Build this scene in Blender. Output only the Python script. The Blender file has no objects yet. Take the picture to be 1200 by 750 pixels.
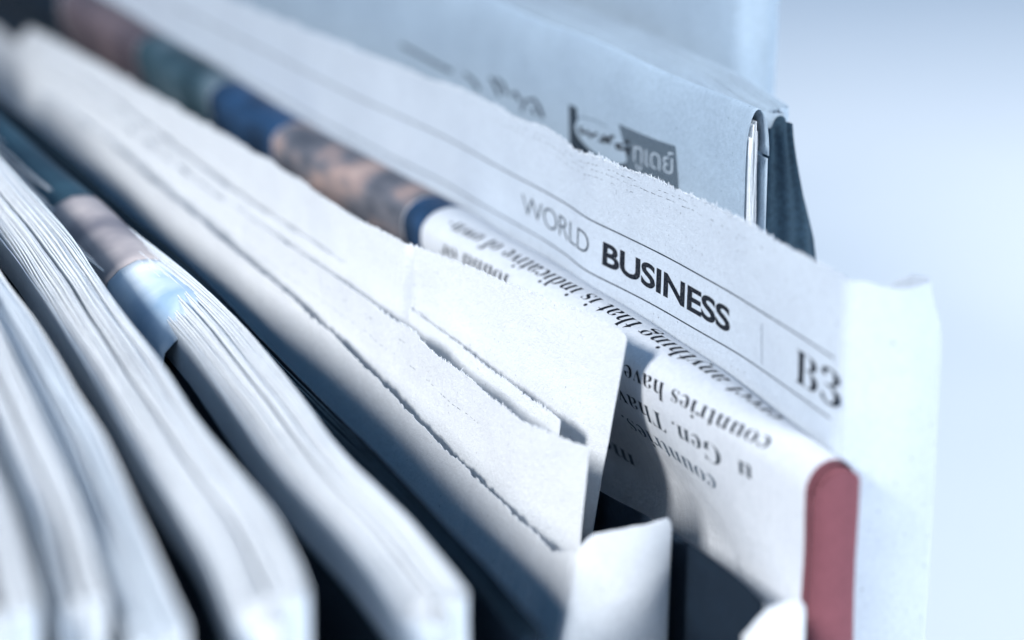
import bpy, bmesh, math, random
from mathutils import Vector, noise

random.seed(7)
SC = bpy.context.scene
COL = SC.collection

# ------------------------------------------------------------------ camera
FPX = 2800.0                       # focal length in photo pixels (1200 wide)
YAW, PITCH = math.radians(24.9), math.radians(17.8)
CAM_H = 0.40                       # camera height over the table
FV = Vector((math.sin(YAW)*math.cos(PITCH), math.cos(YAW)*math.cos(PITCH), -math.sin(PITCH)))
RV = Vector((math.cos(YAW), -math.sin(YAW), 0))
UV_ = RV.cross(FV)
CAM = Vector((0, 0, CAM_H))
cd = bpy.data.cameras.new('camera'); co = bpy.data.objects.new('camera', cd); COL.objects.link(co)
co.location = CAM
co.rotation_euler = (math.pi/2 - PITCH, 0, -YAW)
cd.sensor_width = 36; cd.lens = 36*FPX/1200
cd.clip_start = 0.02; cd.clip_end = 100
cd.dof.use_dof = True; cd.dof.focus_distance = 0.527; cd.dof.aperture_fstop = 6.8
SC.camera = co

# ------------------------------------------------------------------ light
w = bpy.data.worlds.new('World'); SC.world = w; w.use_nodes = True
bg = w.node_tree.nodes['Background']
bg.inputs['Color'].default_value = (0.20, 0.52, 1.0, 1); bg.inputs['Strength'].default_value = 0.42

def area(name, loc, target, size, power, col):
    l = bpy.data.lights.new(name, 'AREA'); l.shape = 'SQUARE'; l.size = size; l.energy = power; l.color = col
    o = bpy.data.objects.new(name, l); COL.objects.link(o); o.location = loc
    o.rotation_euler = (Vector(target) - Vector(loc)).to_track_quat('-Z', 'Y').to_euler()
    return o
area('key_softbox', (-1.00, 0.10, 1.10), (0.2, 0.45, 0.25), 0.30, 32, (1.0, 0.98, 0.96))
area('front_softbox', (0.95, -0.75, 1.05), (0.30, 0.40, 0.2), 0.6, 29, (0.97, 0.985, 1.0))
area('background_fill', (1.35, 0.85, 1.25), (0.85, 1.15, 0.0), 0.8, 12, (0.95, 0.98, 1.0))  # added lamp with no visible source, brightens the table behind

vs = SC.view_settings
vs.view_transform = 'Standard'; vs.look = 'None'; vs.exposure = 0.0; vs.gamma = 1.0
SC.cycles.use_denoising = True
SC.cycles.max_bounces = 5; SC.cycles.diffuse_bounces = 2

# ------------------------------------------------------------------ geometry of the view -> places on the newspapers
def ray(px, py): return FV + (px-600)/FPX*RV - (py-375)/FPX*UV_
def at_z(px, py, z):
    d = ray(px, py); return CAM + d*((z-CAM_H)/d.z)
def at_x(px, py, x):
    d = ray(px, py); return CAM + d*(x/d.x)
def proj(p):
    q = p-CAM; k = q.dot(FV)
    return 600+FPX*q.dot(RV)/k, 375-FPX*q.dot(UV_)/k
def inv(surf, px, py, s, t):
    for _ in range(40):
        a = proj(surf(s, t)); e = 1e-4
        b = proj(surf(s+e, t)); c = proj(surf(s, t+e))
        j11, j21, j12, j22 = (b[0]-a[0])/e, (b[1]-a[1])/e, (c[0]-a[0])/e, (c[1]-a[1])/e
        dt = j11*j22-j12*j21
        if abs(dt) < 1e-6: break
        rx, ry = px-a[0], py-a[1]
        s += max(-.02, min(.02, (rx*j22-ry*j12)/dt)); t += max(-.004, min(.004, (ry*j11-rx*j21)/dt))
    return s, t
def interp(pts, x):
    """smooth (Catmull-Rom) interpolation through sorted (x, value) pairs"""
    if x <= pts[0][0]:
        (a, b), (c, d) = pts[0], pts[1]; return b + (d-b)/(c-a)*(x-a)
    if x >= pts[-1][0]:
        (a, b), (c, d) = pts[-2], pts[-1]; return d + (d-b)/(c-a)*(x-c)
    for i in range(len(pts)-1):
        if pts[i][0] <= x <= pts[i+1][0]: break
    x0, y0 = pts[max(i-1, 0)]; x1, y1 = pts[i]; x2, y2 = pts[i+1]; x3, y3 = pts[min(i+2, len(pts)-1)]
    h = x2-x1; t = (x-x1)/h
    m1 = (y2-y0)/(x2-x0)*h; m2 = (y3-y1)/(x3-x1)*h
    return (2*t**3-3*t*t+1)*y1+(t**3-2*t*t+t)*m1+(-2*t**3+3*t*t)*y2+(t**3-t*t)*m2
def nz(x, y=0., z=0.): return noise.noise(Vector((x, y, z)))
def smooth(a, b, x):
    t = max(0., min(1., (x-a)/(b-a))); return t*t*(3-2*t)

# ------------------------------------------------------------------ materials
def newsprint(name, col, speck=0.55, mottle=0.07, ghost=0.0):
    m = bpy.data.materials.new(name); m.use_nodes = True
    N, L = m.node_tree.nodes, m.node_tree.links
    b = N['Principled BSDF']; b.inputs['Roughness'].default_value = .88
    b.inputs['Specular IOR Level'].default_value = .18
    tc = N.new('ShaderNodeTexCoord')
    def tex(scale, detail, rough=.6):
        n = N.new('ShaderNodeTexNoise'); n.inputs['Scale'].default_value = scale
        n.inputs['Detail'].default_value = detail; n.inputs['Roughness'].default_value = rough
        L.new(tc.outputs['Object'], n.inputs['Vector']); return n.outputs['Fac']
    def ramp(src, a, b_, ca, cb):
        r = N.new('ShaderNodeValToRGB'); r.color_ramp.elements[0].position = a; r.color_ramp.elements[1].position = b_
        r.color_ramp.elements[0].color = (*ca, 1); r.color_ramp.elements[1].color = (*cb, 1)
        L.new(src, r.inputs[0]); return r.outputs[0]
    def mul(a, b_):
        x = N.new('ShaderNodeMix'); x.data_type = 'RGBA'; x.blend_type = 'MULTIPLY'; x.inputs[0].default_value = 1
        L.new(a, x.inputs[6]); L.new(b_, x.inputs[7]); return x.outputs[2]
    k = 1-mottle
    base = ramp(tex(900, 4), .3, .7, tuple(c*k for c in col), tuple(min(1, c*(1+mottle*.5)) for c in col))
    cloud = ramp(tex(55, 3), .3, .7, (k, k, k*1.01), (1, 1, 1))
    out = mul(base, cloud)
    if speck:                                   # dark flecks of recycled fibre
        s1 = ramp(tex(2300, 2, .5), .715, .755, (1, 1, 1), (1-speck, 1-speck*.95, 1-speck*.9))
        s2 = ramp(tex(1100, 1, .5), .745, .765, (1, 1, 1), (1-speck*.7,)*3)
        out = mul(mul(out, s1), s2)
    if ghost:                                   # print of the other side showing through
        mp = N.new('ShaderNodeMapping'); mp.inputs['Scale'].default_value = (900, 900, 260)
        L.new(tc.outputs['Object'], mp.inputs[0])
        g = N.new('ShaderNodeTexNoise'); g.inputs['Scale'].default_value = 1; g.inputs['Detail'].default_value = 1
        L.new(mp.outputs[0], g.inputs['Vector'])
        out = mul(out, ramp(g.outputs['Fac'], .5, .62, (1, 1, 1), (1-ghost, 1-ghost*.9, 1-ghost*.8)))
    L.new(out, b.inputs['Base Color'])
    def bump(h, strength, dist, nrm=None):
        x = N.new('ShaderNodeBump'); x.inputs['Strength'].default_value = strength; x.inputs['Distance'].default_value = dist
        L.new(h, x.inputs['Height'])
        if nrm: L.new(nrm, x.inputs['Normal'])
        return x.outputs[0]
    n1 = bump(tex(160, 3), .45, .0010)
    n2 = bump(tex(1500, 5, .75), .9, .00034, n1)
    L.new(n2, b.inputs['Normal'])
    return m
def ink(name, col, rough=.9, fade=.1):
    m = bpy.data.materials.new(name); m.use_nodes = True
    N, L = m.node_tree.nodes, m.node_tree.links
    b = N['Principled BSDF']; b.inputs['Roughness'].default_value = rough; b.inputs['Specular IOR Level'].default_value = .04
    tc = N.new('ShaderNodeTexCoord'); t = N.new('ShaderNodeTexNoise'); t.inputs['Scale'].default_value = 2600; t.inputs['Detail'].default_value = 3
    L.new(tc.outputs['Object'], t.inputs['Vector'])
    r = N.new('ShaderNodeValToRGB'); r.color_ramp.elements[0].position = .45; r.color_ramp.elements[1].position = .72
    r.color_ramp.elements[0].color = (*col, 1); r.color_ramp.elements[1].color = (*[c+(.5-c)*fade for c in col], 1)
    L.new(t.outputs['Fac'], r.inputs[0]); L.new(r.outputs[0], b.inputs['Base Color'])
    return m
def photo_print(name, stops, scale, stretch=(1, 1, 1)):
    """a blotchy colour picture printed on newsprint"""
    m = bpy.data.materials.new(name); m.use_nodes = True
    N, L = m.node_tree.nodes, m.node_tree.links
    b = N['Principled BSDF']; b.inputs['Roughness'].default_value = .6; b.inputs['Specular IOR Level'].default_value = .2
    tc = N.new('ShaderNodeTexCoord'); mp = N.new('ShaderNodeMapping'); mp.inputs['Scale'].default_value = stretch
    L.new(tc.outputs['Object'], mp.inputs[0])
    t = N.new('ShaderNodeTexNoise'); t.inputs['Scale'].default_value = scale; t.inputs['Detail'].default_value = 4
    L.new(mp.outputs[0], t.inputs['Vector'])
    r = N.new('ShaderNodeValToRGB'); e = r.color_ramp.elements
    while len(e) < len(stops): e.new(.5)
    for x, (p, c) in zip(e, stops): x.position = p; x.color = (*c, 1)
    L.new(t.outputs['Fac'], r.inputs[0]); L.new(r.outputs[0], b.inputs['Base Color'])
    return m
M_PAGE = newsprint('newsprint_grey', (.58, .65, .73), .7, .07)
M_WHITE = newsprint('newsprint_white', (.78, .82, .86), .4, .05)
M_COOL = newsprint('newsprint_cool', (.66, .73, .80), .3, .08)
M_PALE = newsprint('newsprint_pale', (.74, .78, .82), .3, .08)
M_QUOTE = newsprint('newsprint_magazine', (.70, .74, .79), .3, .05, .05)
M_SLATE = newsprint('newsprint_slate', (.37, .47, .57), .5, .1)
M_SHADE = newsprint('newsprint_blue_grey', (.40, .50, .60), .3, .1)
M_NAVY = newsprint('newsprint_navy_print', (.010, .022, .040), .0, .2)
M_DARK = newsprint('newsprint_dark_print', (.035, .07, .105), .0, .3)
M_RED = newsprint('newsprint_red_print', (.22, .08, .10), .2, .1)
M_INK = ink('black_ink', (.008, .012, .02))
M_INKGREY = ink('grey_ink', (.06, .10, .15), fade=.25)
M_INKBLUE = ink('slate_ink', (.014, .028, .045), fade=.15)
M_KNOCK = newsprint('newsprint_knocked_out', (.42, .50, .58), .2, .05)

# ------------------------------------------------------------------ building blocks
def thing(name, label, cat, loc, group=None):
    o = bpy.data.objects.new(name, None); COL.objects.link(o); o.location = loc
    o.empty_display_size = .02
    o['label'] = label; o['category'] = cat
    if group: o['group'] = group
    return o
def link(name, me, mat, parent, label=None, thick=0.0):
    o = bpy.data.objects.new(name, me); COL.objects.link(o)
    root = parent
    off = Vector((0, 0, 0))
    while root is not None: off += root.location; root = root.parent
    for v in me.vertices: v.co -= off
    o.parent = parent
    me.materials.clear(); me.materials.append(mat)
    if label: o['label'] = label
    if thick:
        sm = o.modifiers.new('thickness', 'SOLIDIFY'); sm.thickness = thick; sm.offset = 0
    return o
def grid_mesh(name, pts, sm=True):
    """pts[i][j] -> quad grid"""
    nu, nv = len(pts), len(pts[0])
    verts = [tuple(p) for r in pts for p in r]
    faces = [(i*nv+j, i*nv+j+1, (i+1)*nv+j+1, (i+1)*nv+j) for i in range(nu-1) for j in range(nv-1)]
    me = bpy.data.meshes.new(name); me.from_pydata(verts, [], faces); me.update()
    if sm: me.polygons.foreach_set('use_smooth', [True]*len(faces))
    return me
def steps(a, b, fine, coarse, lo, hi):
    """samples from a to b, fine inside [lo, hi], coarse elsewhere"""
    out = [a]; sg = 1 if b > a else -1
    while (out[-1]-b)*sg < 0:
        x = out[-1]; out.append(x+sg*(fine if lo <= x <= hi else coarse))
    out[-1] = b
    return out
DROP = [0, .00012, .0003, .0006, .001, .0018, .003, .005, .008, .012, .017, .024, .033, .045, .06, .08, .11, .15, .20, 1]
def tooth(s, seed, amp=1.0):
    """saw-cut, slightly torn newspaper edge"""
    ph = (s/0.00105 + .5*nz(s*300, seed)) % 1.0
    saw = abs(ph-.5)*2
    return amp*(.00034*saw + .00060*nz(s*1500, seed*3.1) + .00055*nz(s*4200, seed*1.7, 4) + .0008*nz(s*70, seed, 9))

def fibres(parent, edge_pt, ya, yb, count, seed, mat):
    """fine paper fibres standing out of a torn edge, one joined mesh"""
    rd = random.Random(seed); v = []; f = []
    for _ in range(count):
        y = rd.uniform(ya, yb); p = edge_pt(y)
        d = Vector((rd.uniform(-.8, .5), rd.uniform(-1, 1), rd.uniform(-.2, 1.0))).normalized()
        l = rd.uniform(.00015, .00065)*(1.4 if rd.random() < .12 else 1); wd = rd.uniform(.00003, .00008)
        sd = d.cross(Vector((rd.uniform(-1, 1), rd.uniform(-1, 1), rd.uniform(-1, 1)))).normalized()*wd
        bend = Vector((rd.uniform(-1, 1), rd.uniform(-1, 1), rd.uniform(-1, .4)))*l*.35
        b = len(v); p = p-d*l*.15
        m = p+d*l*.55+bend*.3; e = p+d*l+bend
        v += [p-sd, p+sd, m+sd*.8, m-sd*.8, e+sd*.3, e-sd*.3]
        f += [(b, b+1, b+2, b+3), (b+3, b+2, b+4, b+5)]
    me = bpy.data.meshes.new('torn_fibre'); me.from_pydata([tuple(x) for x in v], [], f); me.update()
    o = link('torn_fibre', me, mat, parent); o['kind'] = 'stuff'
    return o

# text -------------------------------------------------------------
def serif(s):
    out = ''
    for c in s:
        if 'a' <= c <= 'z': out += chr(0x1D41A+ord(c)-97)
        elif 'A' <= c <= 'Z': out += chr(0x1D400+ord(c)-65)
        elif '0' <= c <= '9': out += chr(0x1D7CE+ord(c)-48)
        else: out += c
    return out
def text_mesh(body, offset=0.0, space=1.0, res=5):
    c = bpy.data.curves.new('t', 'FONT'); c.body = body; c.offset = offset; c.space_character = space
    c.resolution_u = res; c.fill_mode = 'FRONT'
    o = bpy.data.objects.new('t', c); COL.objects.link(o)
    dg = bpy.context.evaluated_depsgraph_get(); dg.update()
    me = bpy.data.meshes.new_from_object(o.evaluated_get(dg))
    bpy.data.objects.remove(o); bpy.data.curves.remove(c)
    return me
def flat_mesh(polys):
    me = bpy.data.meshes.new('p'); v = []; f = []
    for p in polys:
        f.append(tuple(range(len(v), len(v)+len(p)))); v += [(x, y, 0) for x, y in p]
    me.from_pydata(v, [], f); me.update(); return me
def wrap(me, fmap, surf, lift, step):
    """lay flat artwork (u, v) on a curved sheet: fmap(u,v)->(s,t), surf(s,t)->point"""
    bm = bmesh.new(); bm.from_mesh(me); bpy.data.meshes.remove(me)
    for v in bm.verts:
        s, t = fmap(v.co.x, v.co.y); v.co = (s, t, 0)
    for ax in (0, 1):
        vals = [v.co[ax] for v in bm.verts]
        k = math.ceil(min(vals)/step)*step
        while k < max(vals):
            no = Vector((1, 0, 0)) if ax == 0 else Vector((0, 1, 0))
            bmesh.ops.bisect_plane(bm, geom=bm.verts[:]+bm.edges[:]+bm.faces[:], plane_co=no*k, plane_no=no)
            k += step
    e = 5e-5
    for v in bm.verts:
        s, t = v.co.x, v.co.y
        p = surf(s, t); n = (surf(s+e, t)-p).cross(surf(s, t+e)-p).normalized()
        if n.dot(CAM-p) < 0: n = -n
        v.co = p+n*lift
    bm.normal_update()
    out = bpy.data.meshes.new('print'); bm.to_mesh(out); bm.free()
    for p in out.polygons: p.use_smooth = True
    return out
def fit(me, s_of, width=None):
    xs = [v.co.x for v in me.vertices]; return min(xs), max(xs)
def text_between(name, parent, mat, body, surf, a, b, cap, lift=7e-5, step=.0015, offset=0., space=1., squeeze=None):
    """body's baseline runs from (s,t) a to (s,t) b; cap = capital height with its sign giving 'up' in t"""
    me = text_mesh(body, offset, space); x0, x1 = fit(me, None)
    k = cap/0.729 if cap else 1
    def fm(u, v):
        r = (u-x0)/(x1-x0)
        return a[0]+(b[0]-a[0])*r, a[1]+(b[1]-a[1])*r + v*k
    return link(name, wrap(me, fm, surf, lift, step), mat, parent)
def stroke_poly(pts, w0, w1=None):
    """flat ribbon polygons along a polyline"""
    w1 = w0 if w1 is None else w1; polys = []
    n = len(pts)
    L = []; R = []
    for i, (x, y) in enumerate(pts):
        a = pts[max(i-1, 0)]; b = pts[min(i+1, n-1)]
        dx, dy = b[0]-a[0], b[1]-a[1]; l = math.hypot(dx, dy) or 1
        hw = (w0+(w1-w0)*i/(n-1))/2
        L.append((x-dy/l*hw, y+dx/l*hw)); R.append((x+dy/l*hw, y-dx/l*hw))
    for i in range(n-1): polys.append([R[i], R[i+1], L[i+1], L[i]])
    return polys

# ------------------------------------------------------------------ the table
def build_table():
    me = grid_mesh('table', [[(x, y, 0) for y in (-3, 0, 1, 4)] for x in (-3, 0, 1, 4)], False)
    m = bpy.data.materials.new('white_tabletop'); m.use_nodes = True
    N, L = m.node_tree.nodes, m.node_tree.links; b = N['Principled BSDF']
    b.inputs['Roughness'].default_value = .45
    tc = N.new('ShaderNodeTexCoord'); t = N.new('ShaderNodeTexNoise'); t.inputs['Scale'].default_value = 9
    L.new(tc.outputs['Object'], t.inputs['Vector'])
    r = N.new('ShaderNodeValToRGB'); r.color_ramp.elements[0].color = (.84, .86, .87, 1); r.color_ramp.elements[1].color = (.88, .89, .90, 1)
    L.new(t.outputs['Fac'], r.inputs[0]); L.new(r.outputs[0], b.inputs['Base Color'])
    o = bpy.data.objects.new('table', me); COL.objects.link(o); me.materials.append(m); o['kind'] = 'structure'
    return o
build_table()

# ------------------------------------------------------------------ plain folded newspaper: sheets nested in a U, spine at the near end
def u_plan(near, far, wid, inset, r, step=.004):
    """plan of one sheet: left leaf far->near, round the spine, right leaf near->far. -> [(pos2d, along, side)]"""
    d = (far-near); Lh = d.length; d = d/Lh; n = Vector((d.y, -d.x))
    a = near + n*inset + d*inset; b = near + n*(wid-inset) + d*inset
    Lh -= inset
    r = max(.0006, min(r-inset*.5, (wid-2*inset)*.48)); out = []
    k = int(Lh/step)
    for i in range(k): out.append((a+d*(r+(Lh-r)*(1-i/k)), r+(Lh-r)*(1-i/k), 0.))
    for i in range(7):
        an = math.pi/2*i/6; out.append((a+n*(r-r*math.cos(an))+d*(r-r*math.sin(an)), 0., .0))
    m = max(2, int((wid-2*inset-2*r)/.0015))
    for i in range(1, m): out.append((a+n*(r+(wid-2*inset-2*r)*i/m), 0., i/m))
    for i in range(7):
        an = math.pi/2*i/6; out.append((b-n*(r-r*math.sin(an))+d*(r-r*math.cos(an)), 0., 1.))
    for i in range(1, k+1): out.append((b+d*(r+(Lh-r)*i/k), r+(Lh-r)*i/k, 1.))
    return out
def folded_paper(label, near, far, ztop, wid, mats, n_sheets=6, r=.004, slope=.006, seed=1, group=None, wave=.0015, bow=None, name='newspaper', lean=0.0, droop=0.0, left_print=None, back_print=None):
    """near / far: Vector2 of the left leaf; ztop: [(along, z)] of the highest sheet"""
    base = Vector(((near.x+far.x)/2, (near.y+far.y)/2, 0))
    t = thing(name, label, 'newspaper', base, group)
    d = (far-near).normalized(); n = Vector((d.y, -d.x))
    gap = wid*.47/n_sheets
    for k in range(n_sheets):
        plan = u_plan(near, far, wid, k*gap, r)
        pts = []; q = k/max(1, n_sheets-1)
        for i, (p, al, sd) in enumerate(plan):
            zt = interp(ztop, al) - slope*(1-sd)*(1-q) - .0012*(1-abs(2*sd-1))*k*.3 - .0010*q*random.Random(seed*31+k).random()
            zt += tooth(i*.0037, seed*7+k, .14) + .0008*nz(al*9, seed+k*.35, sd) - droop*smooth(.03, 0, al)
            col = []
            for dd in DROP:
                z = zt-dd if dd < 1 else 0
                if z < 0: z = 0
                ease = smooth(0, .035, al)
                of = wave*ease*(nz(al*9, seed*2.3, z*9)*2+.25*nz(al*31, seed*5.3+k*.1, z*22))
                if bow: of += interp(bow, al)
                of += lean*dd if dd < 1 else lean*zt
                of += (-.0012*(1-sd)+.0008*sd)*math.exp(-dd/.006)*(1-q)*nz(al*12, seed, k*.3)*1.5
                pb = smooth(.02, 0, al)*(-.0022*math.sin(math.pi*sd)*(1-q)+.0022*nz(z*22, sd*2.2, seed)+.0012*nz(z*60, sd*4, seed+k))
                of += .0018*smooth(.03, 0, al)*nz(z*26, seed*1.9, sd)
                col.append((p.x+n.x*of+d.x*pb, p.y+n.y*of+d.y*pb, z if dd < 1 else 0.0))
            pts.append(col)
        if k == 0:  # dark overlays on the outer leaves paint the shade of the gaps
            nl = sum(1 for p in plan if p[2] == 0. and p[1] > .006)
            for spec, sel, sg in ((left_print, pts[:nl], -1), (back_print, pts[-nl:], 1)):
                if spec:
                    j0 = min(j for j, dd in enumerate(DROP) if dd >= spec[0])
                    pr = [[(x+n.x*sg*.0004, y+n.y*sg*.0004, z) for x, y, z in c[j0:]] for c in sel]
                    link('picture_or_gap_shade', grid_mesh('picture_or_gap_shade', pr), spec[1], t)
        me = grid_mesh('sheet', pts)
        link('sheet', me, mats[min(k, len(mats)-1)], t, thick=.00026)
    return t, d, n
def leaf_surface(near, far, ztop, out=.0008):
    d = (far-near).normalized(); n = Vector((d.y, -d.x))
    def surf(s, t):
        p = near+d*s-n*out
        return Vector((p.x, p.y, interp(ztop, s)-t))
    return surf

Z = lambda rel: CAM_H+rel
def pl(px, py, rel):
    p = at_z(px, py, Z(rel)); return Vector((p.x, p.y))

# ================================================================== the page headed WORLD BUSINESS B3
def build_business():
    upper = sorted((at_z(x, y, Z(-.1475)).y, at_z(x, y, Z(-.1475)).x) for x, y in
                   [(400, 105), (500, 151), (560, 182), (613, 210), (640, 224), (667, 240), (689, 256), (720, 272), (783, 303), (840, 333), (880, 356), (983, 422)])
    YN, XB, WID = upper[0][0]-.003, .2397, .0200
    upper = upper + [(.72, .2385), (.80, .236), (.95, .232)]
    edge = sorted((at_x(x, y, interp(upper, at_x(x, y, .241).y)).y, at_x(x, y, interp(upper, at_x(x, y, .243).y)).z) for x, y in
                  [(300, 12), (400, 53), (500, 92), (560, 116), (610, 140), (645, 155), (672, 176), (700, 186), (740, 201), (800, 226), (850, 249), (900, 276), (950, 305), (985, 320)])
    base = Vector((.25, .6, 0))
    t = thing('newspaper', 'grey newspaper page headed WORLD BUSINESS B3 with ragged top edge and white spine', 'newspaper', base)
    def px_(y, z):
        a = interp(upper, y) if y < 1.2 else .23
        return a + .0009*nz(y*26, z*30) - .02*max(0, (Z(-.15)-z))*0
    def front(y, z): return Vector((px_(y, z), y, z))
    def build_sheet(name, k, mat, zdrop, fine):
        pts = []; ins = k*.0006
        ys = steps(.98, YN+.003, fine, .004, .36, .66)
        cols = [('L', y) for y in ys]
        r = .0032
        a0 = px_(YN+r, Z(-.15))
        W = WID-2*ins
        for i in range(1, 7):
            an = math.pi/2*i/6; cols.append(('S', a0+ins+r-r*math.cos(an), YN+ins+r-r*math.sin(an), 0))
        m = 24
        for i in range(1, m+1):
            f = i/m; cols.append(('S', a0+ins+r+(W-2*r)*f, YN+ins-.0012*math.sin(math.pi*f), f))
        for i in range(1, 7):
            an = math.pi/2*i/6; cols.append(('S', a0+ins+W-r+r*math.sin(an), YN+ins+r-r*math.cos(an), 1))
        for i in range(1, 120): cols.append(('R', YN+r+i*.005))
        sl = 0
        for c in cols:
            col = []; sl += fine
            if c[0] == 'L':
                y = c[1]; zt = interp(edge, y) if y < .8 else interp(edge, .8)
                zt = min(zt, Z(-.1245)) - zdrop + tooth(y, 11+k*3.3, 1.0 if k == 0 else 1.6)*smooth(YN, YN+.03, y)
            elif c[0] == 'S':
                f = c[3]; zt = Z(-.1312) - zdrop - .0010*math.sin(f*math.pi) - .0022*f + .0002*nz(sl*400, k)
            else:
                y = c[1]; zt = Z(-.1334)-.021*smooth(YN+.004, YN+.040, y) - zdrop - .0012*k
            for dd in DROP:
                z = max(0., zt-dd) if dd < 1 else 0.
                if c[0] == 'L': p = (px_(c[1], z)+ins, c[1], z)
                elif c[0] == 'S':
                    swell = .0030*smooth(0, .012, dd)*c[3]
                    p = (c[1]+swell+.0008*nz(z*30, c[1]*90), c[2]+.0006*nz(z*25, c[1]*60, 5), z)
                else: p = (a0+WID-ins+(.0030*smooth(0, .012, dd))*math.exp(-(c[1]-YN)/.05)+.001*nz(c[1]*12, k, z*10), c[1], z)
                col.append(p)
            pts.append(col)
        return link(name, grid_mesh(name, pts), mat, t, thick=.00016)
    f = build_sheet('front_page', 0, M_PAGE, 0, .00022)
    for k in range(1, 5):
        build_sheet('sheet', k, M_PAGE, [.0, .0004, .0016, .006, .012][k], .0005 if k < 3 else .002)
    fibres(f, lambda y: Vector((px_(y, Z(-.13)), y, min(interp(edge, y), Z(-.1245))+tooth(y, 11)*smooth(YN, YN+.03, y))), .372, .62, 4200, 3, M_WHITE)
    # print on the page ------------------------------------------------
    surf = lambda s, tt: front(s, tt)
    def P(x, y): return inv(surf, x, y, .48, Z(-.15))
    def rule(name, z, ya, yb, wd, mat):
        me = flat_mesh([[(ya+(yb-ya)*i/60, z-wd/2), (ya+(yb-ya)*(i+1)/60, z-wd/2), (ya+(yb-ya)*(i+1)/60, z+wd/2), (ya+(yb-ya)*i/60, z+wd/2)] for i in range(60)])
        link(name, wrap(me, lambda u, v: (u, v), surf, 1.3e-4, .003), mat, f)
    rule('printed_rule', Z(-.1475), .369, .78, .00034, M_INKBLUE)
    rule('printed_rule', Z(-.1600), .369, .78, .00034, M_INKBLUE)
    a, b = P(706, 309), P(856, 390)
    z = (a[1]+b[1])/2
    text_between('word_business', f, M_INK, 'BUSINESS', surf, (a[0], z), (b[0], z), .0055, 1.3e-4, offset=.028, space=.97)
    a, b = P(613, 252), P(690, 296)
    z2 = z+.0002
    text_between('word_world', f, M_INKBLUE, 'WORLD', surf, (a[0], z2), (b[0], z2), .0056, 1.3e-4, offset=-.014, space=.93)
    a, b = P(932, 446), P(984, 473)
    text_between('page_number', f, M_INK, serif('B3'), surf, (a[0], a[1]), (b[0], a[1]), .0076, 1.3e-4, offset=-.012)
    a, b = P(891.5, 378), P(895, 428)
    yy = (a[0]+b[0])/2
    link('printed_divider', wrap(flat_mesh([[(yy-.00013, b[1]), (yy+.00013, b[1]), (yy+.00013, a[1]), (yy-.00013, a[1])]]), lambda u, v: (u, v), surf, 1.3e-4, .002), M_INKGREY, f)
    # dashes of worn crease under the ragged edge
    polys = []; rd = random.Random(5)
    for row, (below, ya, yb) in enumerate([(.0030, .40, .535), (.0017, .43, .53), (.0046, .45, .50)]):
        y = ya
        while y < yb:
            l = rd.uniform(.0004, .0022)
            if rd.random() < (.75 if row == 0 else .5):
                zc = interp(edge, y)-below+.0003*nz(y*260, row); zc2 = interp(edge, y+l)-below+.0003*nz((y+l)*260, row)
                hw = rd.uniform(.00003, .00009)
                polys.append([(y, zc-hw*.3), (y+l, zc2-hw), (y+l, zc2+hw), (y, zc+hw*.3)])
            y += l+rd.uniform(.0003, .0016)
    link('crease_marks', wrap(flat_mesh(polys), lambda u, v: (u, v), surf, 1.2e-4, .003), M_INKBLUE, f)
    return t
build_business()

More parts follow.
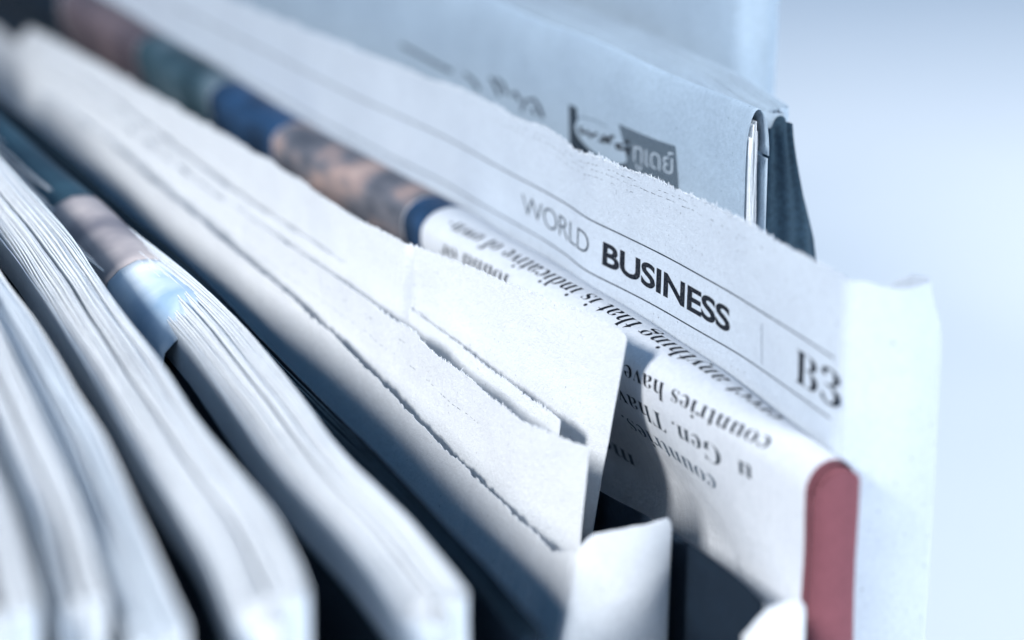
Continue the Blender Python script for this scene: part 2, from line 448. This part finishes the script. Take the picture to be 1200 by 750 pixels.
# ================================================================== newspaper rolled over at the top, upside-down quotation, red end
def build_quote():
    YN = .357
    base = Vector((.232, .6, 0))
    t = thing('newspaper', 'folded newspaper with upside-down text lines, colour photo and dark red end', 'newspaper', base)
    cx = [(.34, .2338), (.37, .2342), (.40, .2348), (.45, .2352), (.50, .2358), (.55, .2356), (.64, .2330), (.70, .2315), (1.1, .225)]
    ztop = [(.34, Z(-.1650)), (.38, Z(-.1635)), (.43, Z(-.1615)), (.48, Z(-.1610)), (.55, Z(-.1606)), (.65, Z(-.160)), (.80, Z(-.157)), (1.1, Z(-.153))]
    HH = .0058
    def hw(s): return .0076-.0024*smooth(.41, .357, s)
    T0 = math.radians(5)
    ARC = 0.0212   # arc length over the top
    def surf(s, tt):
        c = interp(cx, s); zt = interp(ztop, s); zc = zt-HH
        if tt <= ARC:
            an = -.1 + (math.pi+.1)*tt/ARC
            x = c+hw(s)*math.cos(an); z = zc+HH*math.sin(an)
        else:
            dd = tt-ARC; x = c-hw(s) + .0125*smooth(.001, .036, dd)*smooth(.355, .43, s)
            z = zc-dd
        x += .0005*nz(s*40, tt*60)
        z += .0005*nz(s*30, tt*50, 7) if tt < ARC else 0
        return Vector((x, s, max(0., z)))
    tv = [ARC*i/26 for i in range(27)]+[ARC+.001*i for i in range(1, 46)]+[ARC+x for x in (.05, .06, .08, .11, .15, .19, .225, .30)]
    ss = steps(1.1, YN+.0015, .0008, .004, .34, .6)
    pts = []
    for s in ss: pts.append([surf(s, x) for x in tv])
    # round the left leaf into the near end
    outer = link('outer_sheet', grid_mesh('outer_sheet', pts), M_QUOTE, t, thick=.00016)
    # right leaf
    pts = [[Vector((interp(cx, s)+hw(s)*math.cos(-.1)-.0002*i, s, max(0, interp(ztop, s)-HH-.0006-zz))) for i, zz in enumerate((0, .01, .03, .08, .15, .3))] for s in steps(.96, YN+.002, .004, .004, 0, 0)]
    link('back_sheet', grid_mesh('back_sheet', pts), M_QUOTE, t, thick=.00016)
    # red printed end
    pts = []
    cc = interp(cx, YN); HW = hw(YN)
    prof = [(-HW, .0012), (-HW*.97, .0002), (-HW*.86, -.0008), (-HW*.6, -.0016), (-HW*.2, -.0020), (HW*.25, -.0018), (HW*.65, -.0010), (HW*.9, .0002), (HW, .002)]
    for i, (dx, dy) in enumerate(prof):
        zt = interp(ztop, YN)-HH+HH*math.sqrt(max(0, 1-(dx/HW)**2))-.0006
        pts.append([(cc+dx+.0012*smooth(0, .08, dd)+.0004*nz(dd*60, i*.2), YN+dy, max(0, zt-dd)) for dd in DROP])
    link('end_strip', grid_mesh('end_strip', pts), M_RED, t, 'dark red printed end of the folded newspaper', thick=.0002)
    pts = []
    for i in range(11):
        an = math.pi*i/10
        pts.append([(cc+HW*.97*math.cos(an)*f, YN+.0012-.002*(1-f), interp(ztop, YN)-HH+HH*.95*math.sin(an)*f-.0004) for f in (1, .75, .5, .25, .02)])
    link('end_fold', grid_mesh('end_fold', pts), M_RED, t, thick=.0002)
    # colour picture and tint panels on the far half
    def band(name, s0, s1, mat, tlo=.0005, thi=.06):
        pts = []
        n = max(2, int((s1-s0)/.003))
        for i in range(n+1):
            s = s0+(s1-s0)*i/n; row = []
            for x in tv:
                if tlo <= x <= thi:
                    p = surf(s, x); e = 1e-4
                    nn = (surf(s+e, x)-p).cross(surf(s, x+e)-p).normalized()
                    if nn.dot(CAM-p) < 0 and x > .004: nn = -nn
                    row.append(p+nn*.00016)
            pts.append(row)
        link(name, grid_mesh(name, pts), mat, outer)
    sA = inv(surf, 497, 262, .58, .008)[0]; sB = inv(surf, 474, 250, .6, .008)[0]
    sC = inv(surf, 322, 160, .68, .008)[0]; sD = inv(surf, 246, 112, .72, .008)[0]; sE = inv(surf, 160, 70, .78, .008)[0]
    navy = photo_print('navy_picture_border', [(.3, (.006, .016, .035)), (.7, (.03, .085, .19))], 60)
    pic = photo_print('orange_and_black_picture', [(.30, (.05, .06, .08)), (.46, (.14, .145, .17)), (.60, (.36, .27, .25)), (.80, (.52, .41, .37))], 70, (1, .6, 1.6))
    teal = photo_print('teal_picture', [(.3, (.012, .03, .042)), (.55, (.045, .085, .11)), (.75, (.17, .23, .27))], 34)
    pink = photo_print('dusky_pink_picture', [(.3, (.05, .045, .06)), (.7, (.20, .15, .16))], 40)
    band('red_border', YN+.0012, YN+.0030, M_RED, .0005, .25)
    band('printed_border', sA, sB-.0005, navy); band('picture_or_gap_shade', sB, sC, pic)
    band('printed_border', sC+.0005, sD, navy); band('picture_or_gap_shade', sD+.0005, sE, teal)
    band('picture_or_gap_shade', sE+.0005, .88, pink); band('printed_panel', .881, 1.1, M_NAVY)
    # upside-down lines of text: letters run away from the camera and their tops point down the page
    S = lambda x, y, t0=.014: inv(surf, x, y, .45, t0)
    def s_px(px, tt): return min((abs(proj(surf(.36+.0005*k, tt))[0]-px), .36+.0005*k) for k in range(700))[1]
    def fitline(body, r, l, t0, mat=M_INK):
        a, b = S(*r, t0), S(*l, t0)
        text_between('text_line', outer, mat, serif(body), surf, a, b, CAPH, 1.4e-4, .0006, offset=-.009)
    a, m, b = S(924, 487, .0115), S(790, 414, .0115), S(536, 262, .0115)
    text_between('text_line', outer, M_INK, serif('erect anything that is indicative of own-'), surf, (s_px(921, m[1]-.0042), m[1]-.0042), (s_px(534, m[1]+.001), m[1]+.001), CAPH, 1.4e-4, .0006, offset=-.009)
    fitline('countries have', (907, 515), (732, 426), .0175)
    fitline('found or', (598, 323), (517, 284), .0175)
    fitline('u  Gen. Thav', (882, 547), (722, 454), .024, M_INKBLUE)
    fitline('countries.', (838, 560), (728, 485), .030, M_INKGREY)
    fitline('me', (742, 534), (702, 508), .036, M_INKGREY)
CAPH = .0045
build_quote()

# ================================================================== white newspaper with fanned-out sheets in front
def build_white():
    base = Vector((.2, .6, 0))
    t = thing('newspaper', 'bright white newspaper with loose sheets fanned out and square blank corner', 'newspaper', base)
    def sheet(name, tops, right, lean, seed, fine=.0003, mat=M_WHITE, curl=0., rnd=.0015, far_y=None, bulge=.0, marks=None):
        """tops: [(px, py, rel z)] from the near corner to the far end; right: slope of the near edge (m of y per m down)"""
        P = [at_z(x, y, Z(z)) for x, y, z in tops]
        s = [(P[i].y, P[i].x) for i in range(len(P))]; zz = [(P[i].y, P[i].z) for i in range(len(P))]
        s.sort(); zz.sort(); y0, y1 = s[0][0], s[-1][0]
        pts = []
        for y in steps(y0, y1, fine, .003, 0, .60):
            zt = interp(zz, y) - rnd*math.exp(-(y-y0)/(rnd*.5)) + tooth(y, seed)*smooth(y0, y0+.006, y)
            zt -= .006*smooth(y1-.03, y1, y)**2
            x0 = interp(s, y); row = []
            for dd in DROP:
                z = max(0., zt-dd) if dd < 1 else 0.
                q = min(dd, zt) if dd < 1 else zt
                sh = right*q*math.exp(-(y-y0)/.02) if q < .1 else right*.1*math.exp(-(y-y0)/.02)
                x = x0+lean*min(q, .06)+lean*.2*max(0, q-.06) + bulge*math.sin(min(1, q/.03)*math.pi)*math.exp(-((y-y0)/.05)**2)
                x += curl*math.exp(-q/.004)
                x += .0009*nz(y*22, z*30, seed)*smooth(0, .02, q) + .0003*nz(y*90, z*70, seed)
                row.append((x, y+sh, z))
            pts.append(row)
        o = link(name, grid_mesh(name, pts), mat, t, thick=.00018)
        if fine < .0004:
            fibres(o, lambda y: Vector((interp(s, y)+curl, y, interp(zz, y)-rnd*math.exp(-(y-y0)/(rnd*.5))+tooth(y, seed)*smooth(y0, y0+.006, y))), y0+.002, .58, 1500, int(seed), mat)
        if marks:
            rd = random.Random(int(seed)); polys = []
            for below, ya, yb, pr in marks:
                y = ya
                while y < yb:
                    l = rd.uniform(.0004, .0020)
                    if rd.random() < pr:
                        b0 = below+.0007*nz(y*60, seed)+.0002*nz(y*300, seed); b1 = below+.0007*nz((y+l)*60, seed)+.0002*nz((y+l)*300, seed); h = rd.uniform(.00004, .00010)
                        polys.append([(y, b0-h*.3), (y+l, b1-h), (y+l, b1+h), (y, b0+h*.3)])
                    y += l+rd.uniform(.0003, .0016)
            sf = lambda y, q: Vector((interp(s, y)+lean*q+.0009*nz(y*22, (interp(zz, y)-q)*30, seed)*smooth(0, .02, q)+.0003*nz(y*90, (interp(zz, y)-q)*70, seed), y, interp(zz, y)-q))
            link('crease_marks', wrap(flat_mesh(polys), lambda u, v: (u, v), sf, 2.2e-4, .003), M_INKGREY, o)
        return o, s, zz
    # the square-cornered blank sheet leaning on the quotation
    blank, s1, z1 = sheet('blank_sheet', [(735, 390, -.1555), (690, 371, -.1555), (620, 342, -.1556), (560, 318, -.1556), (520, 302, -.1553), (490, 290, -.155), (474, 286, -.1545), (455, 276, -.154), (430, 263, -.154), (400, 247, -.154),
                            (350, 212, -.155), (300, 180, -.156), (200, 122, -.161), (110, 72, -.168), (55, 42, -.173), (22, 28, -.178)], .20, -.06, 21, .00022)
    sheet('sheet', [(657, 492, -.1765), (613, 462, -.1752), (553, 416, -.1728), (500, 376, -.1708), (440, 333, -.1684), (400, 306, -.1662), (330, 262, -.165), (250, 208, -.166), (120, 110, -.171), (28, 52, -.178)], .10, -.07, 22, .00022, rnd=.0004)
    sheet('sheet', [(690, 524, -.1735), (660, 514, -.1735), (613, 494, -.1732), (550, 445, -.1715), (510, 413, -.1700), (467, 378, -.1690), (400, 331, -.1670), (320, 275, -.1660), (240, 220, -.168), (115, 125, -.173), (26, 65, -.180)], -.05, -.10, 23, .00025, rnd=.0004, marks=[(.0075, .44, .62, .7), (.0035, .47, .60, .4)])
    # outer sheet, turning round the spine at the near end
    L = [(690, 672, -.1970), (667, 673, -.1925), (633, 634, -.1918), (560, 562, -.1880), (497, 502, -.1842), (450, 452, -.1812), (400, 404, -.1780), (330, 340, -.1735), (270, 290, -.1710), (200, 232, -.170), (105, 150, -.176), (22, 92, -.183)]
    P = sorted((at_z(x, y, Z(z)) for x, y, z in L[1:]), key=lambda p: p.y)
    xs = [(p.y, p.x) for p in P]; zs = [(p.y, p.z) for p in P]
    A = Vector((P[0].x, P[0].y)); B = Vector((.2157, .3915))
    pts = []
    def col(x, y, zt, f):
        return [(x-.20*min(q, .06)*(1-f)+.06*min(.09, max(0, q-.03))*f, y, max(0., zt-q) if q < 1 else 0.) for q in DROP]
    for y in steps(P[-1].y, A.y+.0012, .0008, .003, 0, .60):
        zt = interp(zs, y)+.0045*smooth(A.y+.012, A.y, y)+tooth(y, 25)-.006*smooth(P[-1].y-.03, P[-1].y, y)**2
        pts.append(col(interp(xs, y)+.0008*nz(y*22, 4), y, zt, 0))
    n = 26
    for i in range(n+1):
        f = i/n
        x = (A.x+B.x)/2 - (B.x-A.x)/2*math.cos(math.pi*f)
        y = A.y+(B.y-A.y)*f - .0055*math.sin(math.pi*f)**.4
        zt = Z(-.1880)+.0053*smooth(-.06, .28, f)-.0060*smooth(.72, 1, f)**2+.0003*nz(f*9, 3)
        pts.append(col(x, y, zt, f))
    for i in range(1, 60):
        q0 = i*.005
        pts.append(col(B.x-.01*q0, B.y+q0, Z(-.1887)-.016*smooth(0, .03, q0), 1))
    link('spine_sheet', grid_mesh('spine_sheet', pts), M_WHITE, t, thick=.00018)
    return t
build_white()

# ================================================================== plain newspapers in front (fanned) and behind
GF = 'newspapers standing in the blurred front rows'
def from_ridge(nr, fr, rel_n, rel_f, wid):
    """ridge (right leaf) given in the view -> plan of the left leaf"""
    a, b = pl(*nr, rel_n), pl(*fr, rel_f)
    d = (b-a).normalized(); n = Vector((d.y, -d.x))
    b = a+d*.46
    return a-n*wid, b-n*wid
def front_paper(label, nr, fr, rel_n, rel_f, wid, mats, seed, **kw):
    a, b = from_ridge(nr, fr, rel_n, rel_f, wid)
    L = (pl(*fr, rel_f)-pl(*nr, rel_n)).length
    zt = [(0, Z(rel_n)), (L, Z(rel_f)), (L+.2, Z(rel_f))]
    return folded_paper(label, a, b, zt, wid, mats, seed=seed, **kw), a, b, zt

# between the white one and the next: thin paper with a blue-tinted picture
shade_print = photo_print('dark_gap_shade_print', [(.3, (.008, .014, .022)), (.6, (.020, .032, .048)), (.8, (.07, .075, .09))], 30)  # dark print put in to blacken the gaps between front papers
(q, qd, qn), qa, qb, qz = front_paper('pale newspaper with navy and light blue pictures beside the bright white one', (560, 676), (213, 326), -.161, -.155, .0124, [M_COOL, M_PALE], 41, n_sheets=12, slope=.003, left_print=(.008, shade_print), back_print=(.004, shade_print), r=.0058, droop=.004, wave=.0024)  # left overlay is also a dark picture; unseen back one only darkens the gap
front_paper('thin navy newspaper darkening the gap between the bright white one and the one with pictures', (640, 742), (196, 290), -.176, -.166, .0040, [M_NAVY, M_DARK], 46, n_sheets=3, slope=.001, r=.0015)  # navy paper also stands in for the shade of this gap
# the wide one
(r_, rd_, rn), ra, rb, rz = front_paper('wide pale newspaper with a broad spine between two black gaps', (372, 676), (0, 176), -.150, -.145, .0122, [M_COOL, M_PALE], 42, n_sheets=12, slope=.003, r=.0058, droop=.004, wave=.0024, left_print=(.008, shade_print), back_print=(.005, shade_print))  # both dark overlays put gap shade into the page colour
front_paper('narrow pale newspaper standing next to the wide one in the fanned front row', (226, 712), (0, 312), -.148, -.142, .0076, [M_PALE, M_COOL], 43, n_sheets=9, slope=.002, back_print=(.005, shade_print), r=.0058, droop=.004, wave=.0024)  # unseen back overlay added to keep its gap dark
front_paper('slim white newspaper between the narrow one and the outermost one', (126, 676), (0, 402), -.145, -.141, .0073, [M_PALE, M_PALE], 44, n_sheets=8, slope=.002, r=.0058, droop=.004, wave=.0024)
front_paper('pale newspaper at the outer end of the fanned front row', (44, 690), (0, 560), -.143, -.140, .0103, [M_COOL, M_PALE], 45, n_sheets=10, slope=.002, r=.0058, droop=.004, wave=.0024)

def picture_cover():
    "printed page folded over the far half of the thin newspaper"
    d, n = qd, qn; wid = .0094
    prof = [(-.0014, -.16), (-.0013, -.10), (-.0012, -.05), (-.0011, -.03), (-.0010, -.020), (-.0010, -.013), (-.0008, -.0075), (.0002, -.0030), (.0030, -.0005), (.0070, .0012), (.0100, .0012), (.0128, .0005), (.0136, -.002), (.0137, -.01), (.0137, -.03)]
    cut0 = -1.
    def surf(al, i):
        u, dz = prof[i]; p = qa+d*al+n*(u+.0012*nz(al*9, 3))
        return Vector((p.x, p.y, interp(qz, al)+dz-.0006+.0006*nz(al*20, 8)-.0035*smooth(cut0+.02, cut0-.001, al)))
    def s_at(px, py):
        return min((abs(proj(surf(.002*k, 9))[0]-px), .002*k) for k in range(400))[1]
    sky = photo_print('pale_blue_picture', [(.3, (.26, .38, .52)), (.5, (.50, .60, .70)), (.7, (.70, .75, .80))], 45)
    skin = photo_print('dusky_picture', [(.3, (.12, .12, .15)), (.6, (.36, .33, .34)), (.8, (.50, .45, .43))], 40)
    navy = photo_print('deep_teal_picture', [(.3, (.010, .025, .042)), (.7, (.030, .075, .11))], 25)
    cut0 = s_at(228, 0)
    cuts = [cut0, s_at(160, 0), s_at(85, 0), .80]
    for a, b, m in zip(cuts, cuts[1:], (sky, skin, navy)):
        k = max(3, int((b-a)/.004))
        pts = [[surf(a+.0002+(b-a-.0004)*i/k, j) for j in range(len(prof))] for i in range(k+1)]
        link('picture_or_gap_shade', grid_mesh('picture_or_gap_shade', pts), m, q, thick=.00016)
picture_cover()

# low dark paper between the white one and the red-ended one
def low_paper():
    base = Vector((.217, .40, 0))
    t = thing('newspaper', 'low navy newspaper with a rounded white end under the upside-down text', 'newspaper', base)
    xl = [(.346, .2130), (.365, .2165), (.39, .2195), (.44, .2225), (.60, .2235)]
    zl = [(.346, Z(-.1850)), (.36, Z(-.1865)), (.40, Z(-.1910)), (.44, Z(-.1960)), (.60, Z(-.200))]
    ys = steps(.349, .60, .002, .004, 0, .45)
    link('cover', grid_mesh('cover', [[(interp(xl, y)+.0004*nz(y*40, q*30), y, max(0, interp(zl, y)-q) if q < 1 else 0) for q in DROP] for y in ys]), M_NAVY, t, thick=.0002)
    for k in range(3):
        link('sheet', grid_mesh('sheet', [[(interp(xl, y)+.0007+.0007*k, y+.0008, max(0, interp(zl, y)-.0008*(k+1)-q) if q < 1 else 0) for q in DROP] for y in ys]), M_PALE, t, thick=.0002)
    pts = []
    for i in range(21):
        f = i/20
        pts.append([(.2085+.0130*f, .3480-.0052*math.sin(math.pi*f)**.6, max(0, Z(-.1832)-.0055*(2*f-1)**4-.0022*(1-math.sin(math.pi*f))-q) if q < 1 else 0) for q in DROP])
    link('spine', grid_mesh('spine', pts), M_WHITE, t, 'rounded white end of the low newspaper', thick=.0002)
low_paper()

# behind the business page ------------------------------------------
def build_thai():
    YN = .449
    base = Vector((.28, .65, 0))
    t = thing('newspaper', 'newspaper behind the business page printed with a dark logo in Thai letters', 'newspaper', base)
    XF, WID, r, hh = .2655, .0060, .0030, .0110
    ztop = [(.44, Z(-.1180)), (.52, Z(-.1172)), (.65, Z(-.115)), (.9, Z(-.110))]
    ARC = .024
    def surf(s, tt):
        zc = interp(ztop, s)+.0010*nz(s*18, 5)-hh; x0 = XF+.0012*nz(s*16, 3.3)
        if tt < ARC:
            an = math.pi*tt/ARC; return Vector((x0+r+r*math.cos(an)+.0006*nz(s*40, tt*40)*smooth(.012, ARC, tt), s, zc+hh*math.sin(an)))
        return Vector((x0+.0006*nz(s*40, tt*40), s, max(0., zc-(tt-ARC))))
    tv = [ARC*i/16 for i in range(17)]+[ARC+x for x in (.002, .004, .007, .011, .016, .022, .03, .05, .08, .13, .2, .3)]
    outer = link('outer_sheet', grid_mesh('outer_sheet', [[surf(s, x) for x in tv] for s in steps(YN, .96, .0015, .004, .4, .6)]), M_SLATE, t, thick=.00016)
    link('back_sheet', grid_mesh('back_sheet', [[Vector((surf(s, 0).x-.0003, s, max(0, interp(ztop, s)-hh-.0005-z))) for z in (0, .02, .06, .15, .3)] for s in steps(YN, .96, .004, .004, 0, 0)]), M_SLATE, t, thick=.00016)
    for k in range(4):
        x = XF+.0009+.0011*k
        link('sheet', grid_mesh('sheet', [[Vector((x+.0012*nz(s*16, 3.3)+.0002*nz(s*50, k), s+.0008*nz(z*70, k), max(0, interp(ztop, s)-(.0062, .0034, .0030, .0056)[k]-z))) for z in (0, .005, .01, .02, .03, .06, .15, .3)] for s in steps(YN-.0010+.0011*k, .96, .004, .004, 0, 0)]), M_PALE, t, thick=.00030)
    S = lambda x, y: inv(surf, x, y, .5, ARC+.01)
    def art(name, polys_px, mat, lift):
        polys = [[S(x, y) for x, y in p] for p in polys_px]
        link(name, wrap(flat_mesh(polys), lambda u, v: (u, v), surf, lift, .002), mat, outer)
    hat = bpy.data.materials.new('hatched_slate_print'); hat.use_nodes = True
    N, L = hat.node_tree.nodes, hat.node_tree.links; b = N['Principled BSDF']; b.inputs['Roughness'].default_value = .8
    tc = N.new('ShaderNodeTexCoord'); mp = N.new('ShaderNodeMapping'); mp.inputs['Rotation'].default_value = (math.radians(40), 0, 0)
    wv = N.new('ShaderNodeTexWave'); wv.bands_direction = 'Z'; wv.inputs['Scale'].default_value = 620; wv.inputs['Distortion'].default_value = .2
    L.new(tc.outputs['Object'], mp.inputs[0]); L.new(mp.outputs[0], wv.inputs['Vector'])
    cr = N.new('ShaderNodeValToRGB'); cr.color_ramp.elements[0].position = .35; cr.color_ramp.elements[1].position = .75
    cr.color_ramp.elements[0].color = (.012, .022, .035, 1); cr.color_ramp.elements[1].color = (.16, .22, .28, 1)
    L.new(wv.outputs[0], cr.inputs[0]); L.new(cr.outputs[0], b.inputs['Base Color'])
    # dark tile with a pale disc, then the hatched tile
    art('logo_tile', [[(667, 122), (676, 126), (684, 220), (669, 215)]], M_INKBLUE, 1e-4)
    art('logo_tile', [[(676, 150), (736, 190), (740, 260), (682, 240)]], M_INKBLUE, 1.0e-4)
    disc = [(706+31*math.cos(a)*1.0+6*math.sin(a), 166+22*math.sin(a)+14*math.cos(a)) for a in [2*math.pi*i/40 for i in range(40)]]
    art('logo_disc', [disc], M_SLATE, 2e-4)
    art('logo_tile', [[(726, 145), (792, 171), (798, 260), (737, 240), (735, 180)]], hat, 2.8e-4)
    art('logo_rule', stroke_poly([(674, 138), (684, 137), (698, 141), (712, 148)], .8, .7), M_INKGREY, 3e-4)
    sc = []
    for s in ([(681, 148), (683, 156), (690, 154), (693, 160), (701, 156)], [(703, 164), (711, 166), (717, 160)], [(707, 159), (713, 163), (717, 168)], [(717, 159), (721, 161)],
              [(725, 174), (723, 169), (730, 169), (726, 174), (734, 175), (739, 173), (736, 182)], [(734, 165), (739, 167)]):
        sc += stroke_poly(s, 4.0, 3.4)
    art('logo_script', sc, M_INK, 3.6e-4)
    # Thai wordmark
    me = text_mesh('ทูเดย์', -.004, .95); x0, x1 = fit(me, None)
    a, b = S(744, 188), S(791, 205)
    k = .0072
    def fm(u, v):
        f = (u-x0)/(x1-x0); return a[0]+(b[0]-a[0])*f, a[1]+(b[1]-a[1])*f - v*k
    link('logo_word', wrap(me, fm, surf, 4.2e-4, .002), M_KNOCK, outer)
    # tops of a headline peeking over the business page
    hd = []
    for s in ([(470, 52), (500, 68), (530, 84)], [(545, 86), (556, 95), (562, 106)], [(575, 90), (580, 98), (586, 112)], [(582, 92), (590, 98), (594, 110)], [(598, 112), (604, 108), (610, 118)],
              [(612, 130), (616, 118), (626, 116), (632, 124), (637, 138)], [(624, 126), (628, 134)]):
        hd += stroke_poly(s, 3.0, 3.6)
    art('headline', hd, M_INKBLUE, 2e-4)
build_thai()

GB = None
def back(label, near_px, x, rel, wid, mats, seed, far_dx=-.01, **kw):
    p = at_x(*near_px, x); a = Vector((p.x, p.y)); b = Vector((p.x+far_dx, p.y+.5))
    return folded_paper(label, a, b, [(0, Z(rel)), (.5, Z(rel+.012))], wid, mats, seed=seed, **kw)
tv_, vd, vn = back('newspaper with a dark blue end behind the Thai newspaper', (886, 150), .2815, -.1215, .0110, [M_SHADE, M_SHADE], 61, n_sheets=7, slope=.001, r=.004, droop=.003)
def dark_end():
    p = at_x(893, 150, .2825); pts = []
    for i in range(25):
        f = i/24; col = []
        for q in DROP:
            wd = .0075+.0085*smooth(-.004, .034, q)
            col.append((p.x+wd*f, p.y-.0007-.0032*math.sin(math.pi*f)**.6-.0006*math.sin(f*19+q*30), max(0, Z(-.1250)-q-.0045*(2*f-.8)**2-.0006*math.sin(f*14))))
        pts.append(col)
    link('end_strip', grid_mesh('end_strip', pts), M_DARK, tv_, 'dark blue printed end', thick=.0002)
dark_end()
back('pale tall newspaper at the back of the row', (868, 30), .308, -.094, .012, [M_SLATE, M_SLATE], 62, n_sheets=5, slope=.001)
